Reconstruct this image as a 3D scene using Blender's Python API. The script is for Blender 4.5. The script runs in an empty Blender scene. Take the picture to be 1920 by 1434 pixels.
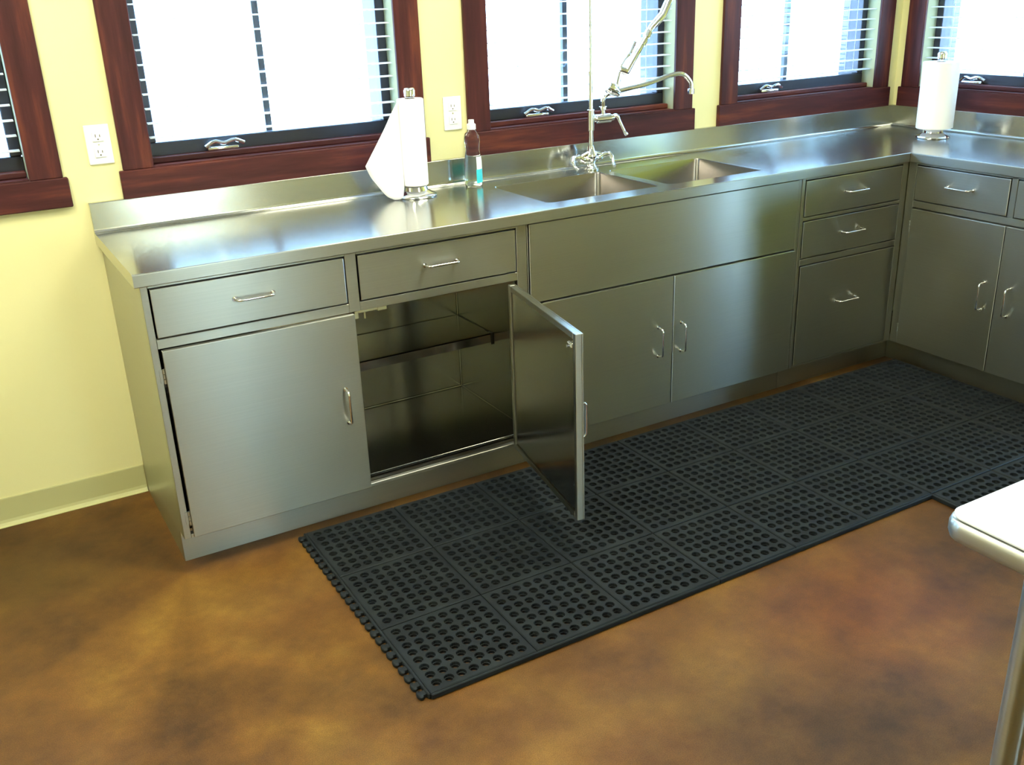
import bpy, bmesh, math, random
from mathutils import Vector, Matrix

S = bpy.context.scene
COL = S.collection
random.seed(4)

# ------------------------------------------------------------------ camera
cd = bpy.data.cameras.new('camera')
cam = bpy.data.objects.new('camera', cd)
COL.objects.link(cam)
yaw, pitch, roll = 0.5154, -0.3784, -0.0369
fw = Vector((math.sin(yaw) * math.cos(pitch), math.cos(yaw) * math.cos(pitch), math.sin(pitch)))
rt = Vector((math.cos(yaw), -math.sin(yaw), 0))
up = rt.cross(fw)
r2 = rt * math.cos(roll) + up * math.sin(roll)
u2 = -rt * math.sin(roll) + up * math.cos(roll)
M = Matrix((r2, u2, -fw)).transposed().to_4x4()
M.translation = (-0.3812, -2.708, 1.5899)
cam.matrix_world = M
cd.sensor_width = 36
cd.lens = 1834.3 / 1920 * 36
cd.clip_start = 0.02
S.camera = cam

# ------------------------------------------------------------------ world, sun, exposure
W = bpy.data.worlds.new('sky')
S.world = W
W.use_nodes = True
wn = W.node_tree.nodes
bg = wn['Background']
bg.inputs[0].default_value = (0.36, 0.63, 1.0, 1)
bg.inputs[1].default_value = 18.0
sun = bpy.data.lights.new('sun', 'SUN')
sun.energy = 32
sun.angle = 0.01
sun.color = (1, 0.97, 0.92)
so = bpy.data.objects.new('sun', sun)
COL.objects.link(so)
so.rotation_euler = (math.radians(32), 0, math.radians(-35))     # high, from behind the building
S.view_settings.view_transform = 'Standard'
S.view_settings.look = 'None'
S.view_settings.gamma = 1
S.view_settings.use_curve_mapping = False
S.view_settings.exposure = 0.0
S.cycles.use_denoising = True
S.cycles.max_bounces = 10
S.cycles.transparent_max_bounces = 16
S.cycles.sample_clamp_indirect = 12
FILL_LAMP = 22.0          # strength of the added, unseen ceiling lights

# ------------------------------------------------------------------ materials
def mat(name):
    m = bpy.data.materials.new(name); m.use_nodes = True
    nt = m.node_tree
    return m, nt, nt.nodes['Principled BSDF']
def link(nt, a, ao, b, bi): nt.links.new(a.outputs[ao], b.inputs[bi])
def coords(nt, scale, kind='Object', rot=(0, 0, 0)):
    tc = nt.nodes.new('ShaderNodeTexCoord'); mp = nt.nodes.new('ShaderNodeMapping')
    mp.inputs['Scale'].default_value = scale; mp.inputs['Rotation'].default_value = rot
    link(nt, tc, kind, mp, 'Vector'); return mp
def noise(nt, mp, scale, detail=3, rough=0.5):
    n = nt.nodes.new('ShaderNodeTexNoise'); n.inputs['Scale'].default_value = scale
    n.inputs['Detail'].default_value = detail; n.inputs['Roughness'].default_value = rough
    link(nt, mp, 'Vector', n, 'Vector'); return n
def ramp(nt, src, stops, out='Fac'):
    r = nt.nodes.new('ShaderNodeValToRGB'); cr = r.color_ramp
    while len(cr.elements) < len(stops): cr.elements.new(0.5)
    for e, (p, c) in zip(cr.elements, stops):
        e.position = p; e.color = (*c, 1) if len(c) == 3 else (c[0],) * 3 + (1,)
    link(nt, src, out, r, 'Fac'); return r
def bump(nt, src, out, b, strength, dist=0.002):
    n = nt.nodes.new('ShaderNodeBump'); n.inputs['Strength'].default_value = strength
    n.inputs['Distance'].default_value = dist
    link(nt, src, out, n, 'Height'); link(nt, n, 'Normal', b, 'Normal'); return n
def plain(name, col, rough=0.5, metal=0.0, **kw):
    m, nt, b = mat(name)
    b.inputs['Base Color'].default_value = (*col, 1); b.inputs['Roughness'].default_value = rough
    b.inputs['Metallic'].default_value = metal
    for k, v in kw.items(): b.inputs[k].default_value = v
    mp = coords(nt, (1, 1, 1)); n = noise(nt, mp, 60)
    bump(nt, n, 'Fac', b, 0.03, 0.001)
    return m
def steel(name, col=(0.42, 0.425, 0.385), rough=0.32, aniso=0.92):
    m, nt, b = mat(name)
    b.inputs['Metallic'].default_value = 1
    b.inputs['Anisotropic'].default_value = aniso
    b.inputs['Anisotropic Rotation'].default_value = 0.25
    tg = nt.nodes.new('ShaderNodeTangent'); tg.direction_type = 'UV_MAP'
    link(nt, tg, 'Tangent', b, 'Tangent')
    mp = coords(nt, (2, 420, 1), 'UV'); n = noise(nt, mp, 1, 3)
    r = ramp(nt, n, [(0.3, tuple(c * 0.965 for c in col)), (0.7, tuple(min(1, c * 1.03) for c in col))])
    link(nt, r, 'Color', b, 'Base Color')
    mp2 = coords(nt, (2.2, 2.2, 1), 'UV'); n2 = noise(nt, mp2, 1.5, 4)
    mr = nt.nodes.new('ShaderNodeMapRange')
    mr.inputs['To Min'].default_value = rough * 0.94; mr.inputs['To Max'].default_value = rough * 1.06
    link(nt, n2, 'Fac', mr, 'Value'); link(nt, mr, 'Result', b, 'Roughness')
    return m

STEEL = steel('brushed steel')
STEELTOP = steel('brushed steel worktop', (0.52, 0.525, 0.49), 0.19, 0.8)
STEELIN = steel('steel inside', (0.48, 0.47, 0.43), 0.17, 0.3)
BOWL = steel('satin steel bowl', (0.36, 0.34, 0.32), 0.24, 0.4)
CHROME = plain('chrome', (0.82, 0.83, 0.85), 0.08, 1)
DARK = plain('dark gap', (0.01, 0.01, 0.01), 0.6)

def wall_mat():
    m, nt, b = mat('cream wall paint')
    mp = coords(nt, (1, 1, 1)); n = noise(nt, mp, 1.2, 4)
    r = ramp(nt, n, [(0.3, (0.80, 0.75, 0.38)), (0.7, (0.84, 0.79, 0.41))])
    link(nt, r, 'Color', b, 'Base Color'); b.inputs['Roughness'].default_value = 0.55
    n2 = noise(nt, mp, 180, 3); bump(nt, n2, 'Fac', b, 0.12, 0.001)
    return m
WALL = wall_mat()
CEIL = plain('ceiling paint', (0.80, 0.79, 0.70), 0.8)
BASE = plain('olive vinyl base', (0.52, 0.50, 0.24), 0.45)
FLOOR_PATCHES = [(-0.40, 0.28, 0.6, (0.50, 0.50, 0.55), 1), (1.05, -1.60, 0.55, (0.60, 0.62, 0.75), 0.9), (-0.10, -0.35, 0.35, (1.35, 1.45, 1.35), 1),
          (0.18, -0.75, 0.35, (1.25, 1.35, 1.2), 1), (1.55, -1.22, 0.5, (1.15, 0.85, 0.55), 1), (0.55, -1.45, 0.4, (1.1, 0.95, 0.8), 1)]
def floor_mat():
    m, nt, b = mat('stained concrete')
    mp = coords(nt, (1, 1, 1))
    n = noise(nt, mp, 2.1, 7, 0.62)
    r = ramp(nt, n, [(0.34, (0.070, 0.031, 0.008)), (0.5, (0.155, 0.067, 0.012)), (0.70, (0.24, 0.125, 0.021))])
    n2 = noise(nt, mp, 7, 6, 0.65)
    r2_ = ramp(nt, n2, [(0.35, (0.60, 0.58, 0.60)), (0.65, (1.0, 1.0, 1.0))])
    mx = nt.nodes.new('ShaderNodeMixRGB'); mx.blend_type = 'MULTIPLY'; mx.inputs['Fac'].default_value = 0.8
    link(nt, r, 'Color', mx, 'Color1'); link(nt, r2_, 'Color', mx, 'Color2')
    n3 = noise(nt, mp, 420, 2)
    r3 = ramp(nt, n3, [(0.3, (0.62, 0.62, 0.62)), (0.7, (1.25, 1.25, 1.25))])
    mx2 = nt.nodes.new('ShaderNodeMixRGB'); mx2.blend_type = 'MULTIPLY'; mx2.inputs['Fac'].default_value = 0.9
    link(nt, mx, 'Color', mx2, 'Color1'); link(nt, r3, 'Color', mx2, 'Color2')
    # pale chips
    n4 = noise(nt, mp, 26, 5, 0.7)
    r4 = ramp(nt, n4, [(0.735, (0, 0, 0)), (0.76, (1, 1, 1))])
    mx3 = nt.nodes.new('ShaderNodeMixRGB'); mx3.inputs['Color2'].default_value = (0.42, 0.33, 0.2, 1)
    link(nt, r4, 'Color', mx3, 'Fac'); link(nt, mx2, 'Color', mx3, 'Color1')
    last = mx3
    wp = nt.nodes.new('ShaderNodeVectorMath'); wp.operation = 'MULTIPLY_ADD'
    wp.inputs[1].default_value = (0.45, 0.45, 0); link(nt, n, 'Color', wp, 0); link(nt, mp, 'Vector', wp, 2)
    for x, y, rad, c, f in FLOOR_PATCHES:      # lighter, darker and orange patches multiplied into the floor colour
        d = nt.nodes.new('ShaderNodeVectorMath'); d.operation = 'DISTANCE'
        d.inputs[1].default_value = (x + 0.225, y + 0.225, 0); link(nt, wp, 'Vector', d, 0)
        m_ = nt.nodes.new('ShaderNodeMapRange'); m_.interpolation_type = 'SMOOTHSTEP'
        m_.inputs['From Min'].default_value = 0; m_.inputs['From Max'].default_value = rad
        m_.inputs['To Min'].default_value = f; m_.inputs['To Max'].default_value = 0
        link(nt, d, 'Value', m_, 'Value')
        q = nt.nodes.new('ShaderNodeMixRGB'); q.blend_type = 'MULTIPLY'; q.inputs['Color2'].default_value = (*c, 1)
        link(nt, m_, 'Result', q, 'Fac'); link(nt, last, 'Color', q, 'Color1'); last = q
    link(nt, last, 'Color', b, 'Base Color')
    b.inputs['Roughness'].default_value = 0.5; b.inputs['Specular IOR Level'].default_value = 0.22
    b.inputs['Coat Weight'].default_value = 0.08; b.inputs['Coat Roughness'].default_value = 0.25
    bump(nt, n2, 'Fac', b, 0.12, 0.004)
    return m
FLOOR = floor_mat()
def wood_mat(name, axis):
    m, nt, b = mat(name)
    sc = {'x': (1.2, 14, 14), 'z': (14, 14, 1.2)}[axis]
    mp = coords(nt, sc); n = noise(nt, mp, 1.6, 6, 0.6)
    r = ramp(nt, n, [(0.3, (0.030, 0.008, 0.009)), (0.55, (0.072, 0.018, 0.017)), (0.75, (0.17, 0.045, 0.022))])
    link(nt, r, 'Color', b, 'Base Color'); b.inputs['Roughness'].default_value = 0.42; b.inputs['Specular IOR Level'].default_value = 0.22
    bump(nt, n, 'Fac', b, 0.1, 0.001)
    return m
WOODH = wood_mat('mahogany rail', 'x'); WOODV = wood_mat('mahogany stile', 'z')
SASH = plain('dark bronze sash', (0.030, 0.028, 0.040), 0.35)
JAMB = plain('olive jamb liner', (0.42, 0.42, 0.24), 0.6)
def slat_mat():
    m, nt, b = mat('pale translucent slat')
    mp = coords(nt, (1, 1, 1)); n = noise(nt, mp, 40)
    r = ramp(nt, n, [(0.3, (0.76, 0.76, 0.76)), (0.7, (0.82, 0.82, 0.82))]); link(nt, r, 'Color', b, 'Base Color')
    b.inputs['Roughness'].default_value = 0.4
    t = nt.nodes.new('ShaderNodeBsdfTranslucent'); t.inputs[0].default_value = (0.85, 0.87, 0.88, 1)
    mx = nt.nodes.new('ShaderNodeMixShader'); mx.inputs[0].default_value = 0.45
    link(nt, b, 0, mx, 1); link(nt, t, 0, mx, 2); link(nt, mx, 0, nt.nodes['Material Output'], 0)
    return m
SLAT = slat_mat()
CORD = plain('white cord', (0.8, 0.8, 0.8), 0.7)
RUBBER = None
def rubber_mat():
    m, nt, b = mat('black rubber')
    mp = coords(nt, (1, 1, 1)); n = noise(nt, mp, 9, 4)
    r = ramp(nt, n, [(0.35, (0.008, 0.011, 0.014)), (0.7, (0.016, 0.021, 0.023))])
    link(nt, r, 'Color', b, 'Base Color'); b.inputs['Roughness'].default_value = 0.62; b.inputs['Specular IOR Level'].default_value = 0.2
    n2 = noise(nt, mp, 300, 2); bump(nt, n2, 'Fac', b, 0.15, 0.001)
    return m
RUBBER = rubber_mat()
PAPER = plain('white paper', (0.93, 0.93, 0.93), 0.9)
WHITE = plain('white plastic', (0.86, 0.86, 0.83), 0.35)
SLOT = plain('outlet slot', (0.12, 0.11, 0.10), 0.5)
BOARD = plain('white table top', (0.88, 0.88, 0.86), 0.3)
LABELC = plain('cyan label', (0.05, 0.62, 0.72), 0.4)
BRASS = plain('pale catch metal', (0.75, 0.72, 0.45), 0.35, 0.8)
GROUND = plain('pale paving', (0.48, 0.58, 0.70), 0.9)
def glass_mat():
    m = bpy.data.materials.new('window glass'); m.use_nodes = True; nt = m.node_tree
    nt.nodes.clear()
    o = nt.nodes.new('ShaderNodeOutputMaterial'); t = nt.nodes.new('ShaderNodeBsdfTransparent')
    g = nt.nodes.new('ShaderNodeBsdfGlossy'); g.inputs['Roughness'].default_value = 0.02
    f = nt.nodes.new('ShaderNodeFresnel'); ge = nt.nodes.new('ShaderNodeNewGeometry')
    mi = nt.nodes.new('ShaderNodeMapRange'); mi.inputs['To Min'].default_value = 1.45; mi.inputs['To Max'].default_value = 1 / 1.45
    link(nt, ge, 'Backfacing', mi, 'Value'); link(nt, mi, 'Result', f, 'IOR')    # same reflectance from both sides of the pane
    mx = nt.nodes.new('ShaderNodeMixShader'); t.inputs[0].default_value = (0.94, 0.97, 0.96, 1)
    link(nt, f, 0, mx, 0); link(nt, t, 0, mx, 1); link(nt, g, 0, mx, 2); link(nt, mx, 0, o, 0)
    return m
GLASS = glass_mat()
def clear_mat():
    m, nt, b = mat('clear soap bottle')
    b.inputs['Base Color'].default_value = (0.93, 0.97, 0.97, 1); b.inputs['Roughness'].default_value = 0.04
    b.inputs['Transmission Weight'].default_value = 1; b.inputs['IOR'].default_value = 1.2
    mp = coords(nt, (1, 1, 1)); n = noise(nt, mp, 30); bump(nt, n, 'Fac', b, 0.1, 0.002)
    return m
CLEAR = clear_mat()
def emit_mat():
    m, nt, b = mat('fill lamp diffuser')
    b.inputs['Base Color'].default_value = (0.9, 0.9, 0.85, 1)
    b.inputs['Emission Color'].default_value = (0.98, 0.95, 0.74, 1)
    b.inputs['Emission Strength'].default_value = FILL_LAMP
    return m
DIFF = emit_mat()

# ------------------------------------------------------------------ mesh helpers
def box_uv(me):
    uv = me.uv_layers.new(name='UVMap')
    for p in me.polygons:
        n = p.normal; a = [abs(c) for c in n]; k = a.index(max(a))
        for li in p.loop_indices:
            c = me.vertices[me.loops[li].vertex_index].co
            uv.data[li].uv = (c.y, c.z) if k == 0 else ((c.x, c.z) if k == 1 else (c.x, c.y))
def obj(name, bm, m, parent=None, loc=None, smooth=False):
    me = bpy.data.meshes.new(name)
    bm.normal_update(); bm.to_mesh(me); bm.free()
    me.materials.append(m)
    if smooth:
        me.shade_smooth()
        me.set_sharp_from_angle(angle=math.radians(40))
    box_uv(me)
    o = bpy.data.objects.new(name, me); COL.objects.link(o)
    if parent: o.parent = parent
    if loc: o.location = loc
    return o
def box(bm, x0, x1, y0, y1, z0, z1, bev=0.0, seg=1):
    vs = [bm.verts.new((x, y, z)) for x in (x0, x1) for y in (y0, y1) for z in (z0, z1)]
    idx = [(0, 1, 3, 2), (4, 6, 7, 5), (0, 4, 5, 1), (2, 3, 7, 6), (0, 2, 6, 4), (1, 5, 7, 3)]
    fs = [bm.faces.new([vs[i] for i in f]) for f in idx]
    if bev > 0:
        es = list({e for f in fs for e in f.edges})
        bmesh.ops.bevel(bm, geom=es, offset=bev, segments=seg, affect='EDGES', profile=0.5)
    return bm
def bx(*a, **k): return box(bmesh.new(), *a, **k)
def tube(bm, pts, rad, n=12, cap=True):
    pts = [Vector(p) for p in pts]
    if not isinstance(rad, (list, tuple)): rad = [rad] * len(pts)
    ref = None; rings = []
    for i, p in enumerate(pts):
        a = pts[max(i - 1, 0)]; b = pts[min(i + 1, len(pts) - 1)]
        t = (b - a).normalized()
        if ref is None:
            ref = t.orthogonal().normalized()
        ref = (ref - t * ref.dot(t)).normalized(); bi = t.cross(ref)
        rings.append([bm.verts.new(p + (ref * math.cos(2 * math.pi * k / n) + bi * math.sin(2 * math.pi * k / n)) * rad[i]) for k in range(n)])
    for i in range(len(rings) - 1):
        for k in range(n):
            bm.faces.new((rings[i][k], rings[i][(k + 1) % n], rings[i + 1][(k + 1) % n], rings[i + 1][k]))
    if cap:
        bm.faces.new(rings[0][::-1]); bm.faces.new(rings[-1])
    return bm
def rounded(pts, r, seg=5):
    pts = [Vector(p) for p in pts]; out = [pts[0]]
    for i in range(1, len(pts) - 1):
        a, b, c = pts[i - 1], pts[i], pts[i + 1]
        d1 = (a - b).normalized(); d2 = (c - b).normalized()
        rr = min(r, (a - b).length * 0.49, (c - b).length * 0.49)
        p1, p2 = b + d1 * rr, b + d2 * rr
        for k in range(seg + 1):
            t = k / seg
            out.append((1 - t) ** 2 * p1 + 2 * t * (1 - t) * b + t * t * p2)
    out.append(pts[-1]); return out
def spline(ctrl, n=8):
    P = [Vector(p) for p in ctrl]; P = [2 * P[0] - P[1]] + P + [2 * P[-1] - P[-2]]; out = []
    for i in range(1, len(P) - 2):
        for k in range(n):
            t = k / n
            out.append(0.5 * ((2 * P[i]) + (P[i + 1] - P[i - 1]) * t + (2 * P[i - 1] - 5 * P[i] + 4 * P[i + 1] - P[i + 2]) * t * t
                              + (-P[i - 1] + 3 * P[i] - 3 * P[i + 1] + P[i + 2]) * t ** 3))
    out.append(P[-2]); return out
def lathe(bm, prof, c=(0, 0, 0), n=32, sx=1, sy=1):
    rings = []
    for r, z in prof:
        if r < 1e-6: rings.append([bm.verts.new((c[0], c[1], c[2] + z))]); continue
        rings.append([bm.verts.new((c[0] + r * sx * math.cos(2 * math.pi * k / n), c[1] + r * sy * math.sin(2 * math.pi * k / n), c[2] + z)) for k in range(n)])
    for a, b in zip(rings, rings[1:]):
        for k in range(n):
            k2 = (k + 1) % n
            if len(a) == 1 and len(b) == 1: continue
            if len(a) == 1: bm.faces.new((a[0], b[k2], b[k]))
            elif len(b) == 1: bm.faces.new((a[k], a[k2], b[0]))
            else: bm.faces.new((a[k], a[k2], b[k2], b[k]))
    return bm
def sweep(bm, path, prof):
    """profile (offset to the left of the path, height) swept along a flat path with mitred corners; profile is open"""
    P = [Vector(p) for p in path]; rings = []
    for i, p in enumerate(P):
        d1 = (P[i] - P[i - 1]).normalized() if i > 0 else None
        d2 = (P[i + 1] - P[i]).normalized() if i < len(P) - 1 else None
        d1 = d1 or d2; d2 = d2 or d1
        n1 = Vector((-d1.y, d1.x)); n2 = Vector((-d2.y, d2.x))
        mi = (n1 + n2).normalized(); mi = mi / mi.dot(n1)
        rings.append([bm.verts.new((p.x + mi.x * o, p.y + mi.y * o, z)) for o, z in prof])
    for a, b in zip(rings, rings[1:]):
        for k in range(len(prof) - 1):
            bm.faces.new((a[k], b[k], b[k + 1], a[k + 1]))
    return rings
def empty(name, loc=(0, 0, 0), rz=0.0):
    o = bpy.data.objects.new(name, None); COL.objects.link(o)
    o.location = loc; o.rotation_euler = (0, 0, rz); o.empty_display_size = 0.1
    return o
def tag(o, label=None, cat=None, group=None, kind=None):
    for k, v in (('label', label), ('category', cat), ('group', group), ('kind', kind)):
        if v: o[k] = v
    return o

# ------------------------------------------------------------------ dimensions
H = 0.9259; XR = 3.0743; WB = 0.616; WY = 0.636; WX = XR + WY
XL, YS, CEILZ, WT = -3.3, -5.4, 2.75, 0.18
LIP = 0.0377; YE = -0.985            # far end of the right hand run
OZ0, OZ1, CW = 1.112, 2.16, 0.095    # window opening bottom, top, casing width

# ------------------------------------------------------------------ shell
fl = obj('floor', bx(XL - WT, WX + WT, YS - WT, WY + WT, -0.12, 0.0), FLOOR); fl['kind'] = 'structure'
ce = obj('ceiling', bx(XL - WT, WX + WT, YS - WT, WY + WT, CEILZ, CEILZ + 0.1), CEIL); ce['kind'] = 'structure'
g = obj('ground_outside', bx(-60, 60, -40, 80, -0.30, -0.20), GROUND); g['kind'] = 'structure'

walls = {   # name: (origin, rotation, length from u0 to u1, window outer ranges)
    'wall_back': ((0, WY), 0.0, XL, WX, [(-2.38, -1.31), (-1.13, -0.058), (0.120, 1.183), (1.360, 2.436), (2.594, 3.648)]),
    'wall_right': ((WX, 0), -math.pi / 2, -WY, -YS, [(-0.590, 0.47), (2.75, 3.25)]),
    'wall_front': ((0, YS), math.pi, -WX, -XL, []),
    'wall_left': ((XL, 0), math.pi / 2, YS, WY, []),
}
win_n = [0]
def window(parent_loc, rot, a, b):
    """window unit in wall coordinates: x along the wall, y outwards, z up"""
    win_n[0] += 1
    root = empty('window_%d' % win_n[0], (parent_loc[0], parent_loc[1], 0), rot); root['kind'] = 'structure'
    i0, i1 = a + CW, b - CW
    obj('side_casing', bx(a, i0, -0.014, 0, OZ0 - 0.003, OZ1 + 0.001, bev=0.002), WOODV, root)
    obj('side_casing', bx(i1, b, -0.014, 0, OZ0 - 0.003, OZ1 + 0.001, bev=0.002), WOODV, root)
    obj('head_casing', bx(a, b, -0.014, 0, OZ1, OZ1 + CW, bev=0.002), WOODH, root)
    obj('sill_board', bx(a - 0.013, b + 0.013, -0.019, 0, 1.018, OZ0 - 0.003, bev=0.003), WOODH, root)
    obj('side_jamb', bx(i0 - 0.012, i0, -0.001, 0.075, OZ0, OZ1), JAMB, root)
    obj('side_jamb', bx(i1, i1 + 0.012, -0.001, 0.075, OZ0, OZ1), JAMB, root)
    obj('head_jamb', bx(i0, i1, -0.001, 0.075, OZ1, OZ1 + 0.012), JAMB, root)
    obj('stool', bx(i0, i1, -0.012, 0.072, OZ0 - 0.02, OZ0 + 0.002, bev=0.001), WOODH, root)
    tr = bmesh.new()
    box(tr, i0 + 0.002, i1 - 0.002, 0.030, 0.066, OZ0 + 0.002, OZ0 + 0.022, bev=0.004, seg=2)
    obj('operator_cover', tr, WOODH, root)
    # sash
    w, y0, y1, ob = 0.034, 0.066, 0.104, OZ0 + 0.004
    sb = bmesh.new()
    box(sb, i0, i1, y0, y1, ob, ob + 0.060, bev=0.003)
    obj('bottom_rail', sb, SASH, root)
    obj('top_rail', bx(i0, i1, y0, y1, OZ1 - 0.05, OZ1, bev=0.003), SASH, root)
    obj('sash_stile', bx(i0, i0 + w, y0 + 0.001, y1, ob + 0.06, OZ1 - 0.05, bev=0.003), SASH, root)
    obj('sash_stile', bx(i1 - w, i1, y0 + 0.001, y1, ob + 0.06, OZ1 - 0.05, bev=0.003), SASH, root)
    of = bmesh.new()
    for q0, q1 in ((i0, i0 + 0.03), (i1 - 0.03, i1)): box(of, q0, q1, y1, WT + 0.01, OZ0 + 0.002, OZ1)
    box(of, i0 + 0.03, i1 - 0.03, y1, WT + 0.01, OZ0 + 0.002, OZ0 + 0.035)
    obj('outer_frame', of, SASH, root)
    obj('glass_pane', bx(i0 + w - 0.004, i1 - w + 0.004, 0.083, 0.087, ob + 0.055, OZ1 - 0.045), GLASS, root)
    mu = bx((i0 + i1) / 2 - 0.011, (i0 + i1) / 2 + 0.011, 0.145, 0.165, OZ0 + 0.03, OZ1)
    obj('muntin', mu, SASH, root)
    # folding crank on the bottom rail
    cx = i0 + 0.245
    cr = bmesh.new()
    box(cr, cx - 0.055, cx + 0.05, 0.040, 0.066, OZ0 + 0.022, OZ0 + 0.036, bev=0.005, seg=2)
    tube(cr, spline([(cx - 0.06, 0.045, OZ0 + 0.036), (cx - 0.03, 0.040, OZ0 + 0.052), (cx, 0.036, OZ0 + 0.046), (cx + 0.035, 0.036, OZ0 + 0.053), (cx + 0.068, 0.040, OZ0 + 0.040)]),
         0.0065, 8)
    obj('crank_handle', cr, CHROME, root, smooth=True)
    return i0, i1
blinds = []
for wname, (o, rot, u0, u1, wins) in walls.items():
    bm = bmesh.new()
    cut = []
    for a, b in wins: cut += [(a + CW - 0.012, b - CW + 0.012)]
    lo = OZ0 - 0.02; hi = OZ1 + 0.012
    dw = {'wall_front': (-1.9, -1.0), 'wall_right': (1.04, 1.96)}.get(wname)
    if dw:        # leaves the doorway of the added glass door open
        box(bm, u0, dw[0], 0, WT, 0, lo); box(bm, dw[1], u1, 0, WT, 0, lo); cut += [dw]
    else: box(bm, u0, u1, 0, WT, 0, lo)
    box(bm, u0, u1, 0, WT, hi, CEILZ)
    edges = [u0] + [c for ab in cut for c in ab] + [u1]
    for k in range(0, len(edges), 2): box(bm, edges[k], edges[k + 1], 0, WT, lo, hi)
    wo = obj(wname, bm, WALL, loc=(o[0], o[1], 0)); wo.rotation_euler = (0, 0, rot); wo['kind'] = 'structure'
    for a, b in wins:
        i0, i1 = window(o, rot, a, b)
        blinds.append((o, rot, i0, i1))
# glass doors added on unseen walls to put bright streaks on the steel
def added_glass_door(name, loc, rot, a, b):
    dr_ = empty(name, loc, rot); dr_['kind'] = 'structure'
    fr = bmesh.new()
    for q in ((a, a + 0.08, 0.0, OZ1 + 0.012), (b - 0.08, b, 0.0, OZ1 + 0.012), (a + 0.08, b - 0.08, 0.0, 0.18), (a + 0.08, b - 0.08, OZ1 - 0.08, OZ1 + 0.012)):
        box(fr, q[0], q[1], 0.02, 0.07, q[2], q[3], bev=0.003)
    obj('added_door_frame', fr, WOODV, dr_)
    obj('glass_pane', bx(a + 0.07, b - 0.07, 0.043, 0.047, 0.17, OZ1 - 0.07), GLASS, dr_)
added_glass_door('added_door_1', (0, YS, 0), math.pi, -1.9, -1.0)
added_glass_door('added_door_2', (WX, 0, 0), -math.pi / 2, 1.04, 1.96)
tr_ = obj('added_terrace', bx(-10, 12, YS - 11, YS - WT - 0.01, -0.195, -0.03), plain('warm bounce paving', (0.80, 0.74, 0.60), 0.9)); tr_['kind'] = 'structure'  # unseen paving added to give the left steel a cream reflection
pr = obj('sky_block_roof', bx(-3, 6, YS - 3.0, YS - WT - 0.01, 2.62, 2.74), plain('cream added porch ceiling', (0.80, 0.76, 0.58), 0.8)); pr['kind'] = 'structure'  # unseen roof added to keep blue sky out of the door's reflection
ow = obj('sky_block_wall', bx(-10, 12, YS - 11.3, YS - 11, -0.195, 3.8), plain('cream added wall render', (0.80, 0.74, 0.56), 0.9)); ow['kind'] = 'structure'  # unseen wall added to hide the low sky beyond the glass door
for px_ in (-1.5, 4.5):
    q_ = obj('added_porch_post', bx(px_ - 0.08, px_ + 0.08, YS - 2.9, YS - 2.74, -0.03, 2.62, bev=0.01), WOODV); q_['kind'] = 'structure'  # posts under the added roof
# cove base along the walls
def baseboard(name, o, rot, u0, u1):
    bm = bmesh.new()
    rings = []
    prof = [(0, 0.098), (-0.003, 0.0995), (-0.004, 0.096), (-0.004, 0.022), (-0.006, 0.012), (-0.011, 0.005), (-0.018, 0.002), (-0.018, 0.0), (0, 0)]
    for u in (u0, u1): rings.append([bm.verts.new((u, y, z)) for y, z in prof])
    for k in range(len(prof) - 1): bm.faces.new((rings[0][k], rings[1][k], rings[1][k + 1], rings[0][k + 1]))
    bm.faces.new(rings[0][::-1]); bm.faces.new(rings[1])
    b = obj(name, bm, BASE, loc=(o[0], o[1], 0.0005)); b.rotation_euler = (0, 0, rot); b['kind'] = 'structure'
baseboard('baseboard_back', (0, WY), 0.0, XL + 0.02, 0.012)
baseboard('baseboard_right', (WX, 0), -math.pi / 2, 1.97, -YS - 0.02)
baseboard('baseboard_front', (0, YS), math.pi, -WX + 0.02, -1.9)
baseboard('baseboard_left', (XL, 0), math.pi / 2, YS + 0.02, WY - 0.02)

# blinds: every slat its own part
NW = 6; rows = []
for k in range(NW + 1):
    t = k / NW - 0.5
    rows.append((t * 0.046, 0.0022 * (1 - (2 * t) ** 2)))
def slat_mesh(width):
    bm = bmesh.new()
    top = [[bm.verts.new((sx * width / 2, y, z + 0.0013)) for y, z in rows] for sx in (-1, 1)]
    bot = [[bm.verts.new((sx * width / 2, y, z - 0.0013)) for y, z in rows] for sx in (-1, 1)]
    for k in range(NW):
        bm.faces.new((top[0][k], top[1][k], top[1][k + 1], top[0][k + 1]))
        bm.faces.new((bot[0][k], bot[0][k + 1], bot[1][k + 1], bot[1][k]))
    for s in (0, 1):
        loop = top[s] + bot[s][::-1]
        bm.faces.new(loop if s else loop[::-1])
    bm.faces.new((top[0][0], bot[0][0], bot[1][0], top[1][0])); bm.faces.new((top[0][NW], top[1][NW], bot[1][NW], bot[0][NW]))
    return bm
blind_labels = {
    1: 'pale horizontal blind with open slats in the window cut off at the left edge',
    2: 'pale open-slat blind in the leftmost whole window, behind the thin towel roll',
    3: 'pale horizontal blind with open slats in the window behind the sink faucet',
    4: 'pale horizontal blind with open slats in the window just left of the room corner',
    5: 'pale open-slat blind in the window behind the thick towel roll',
}
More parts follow.
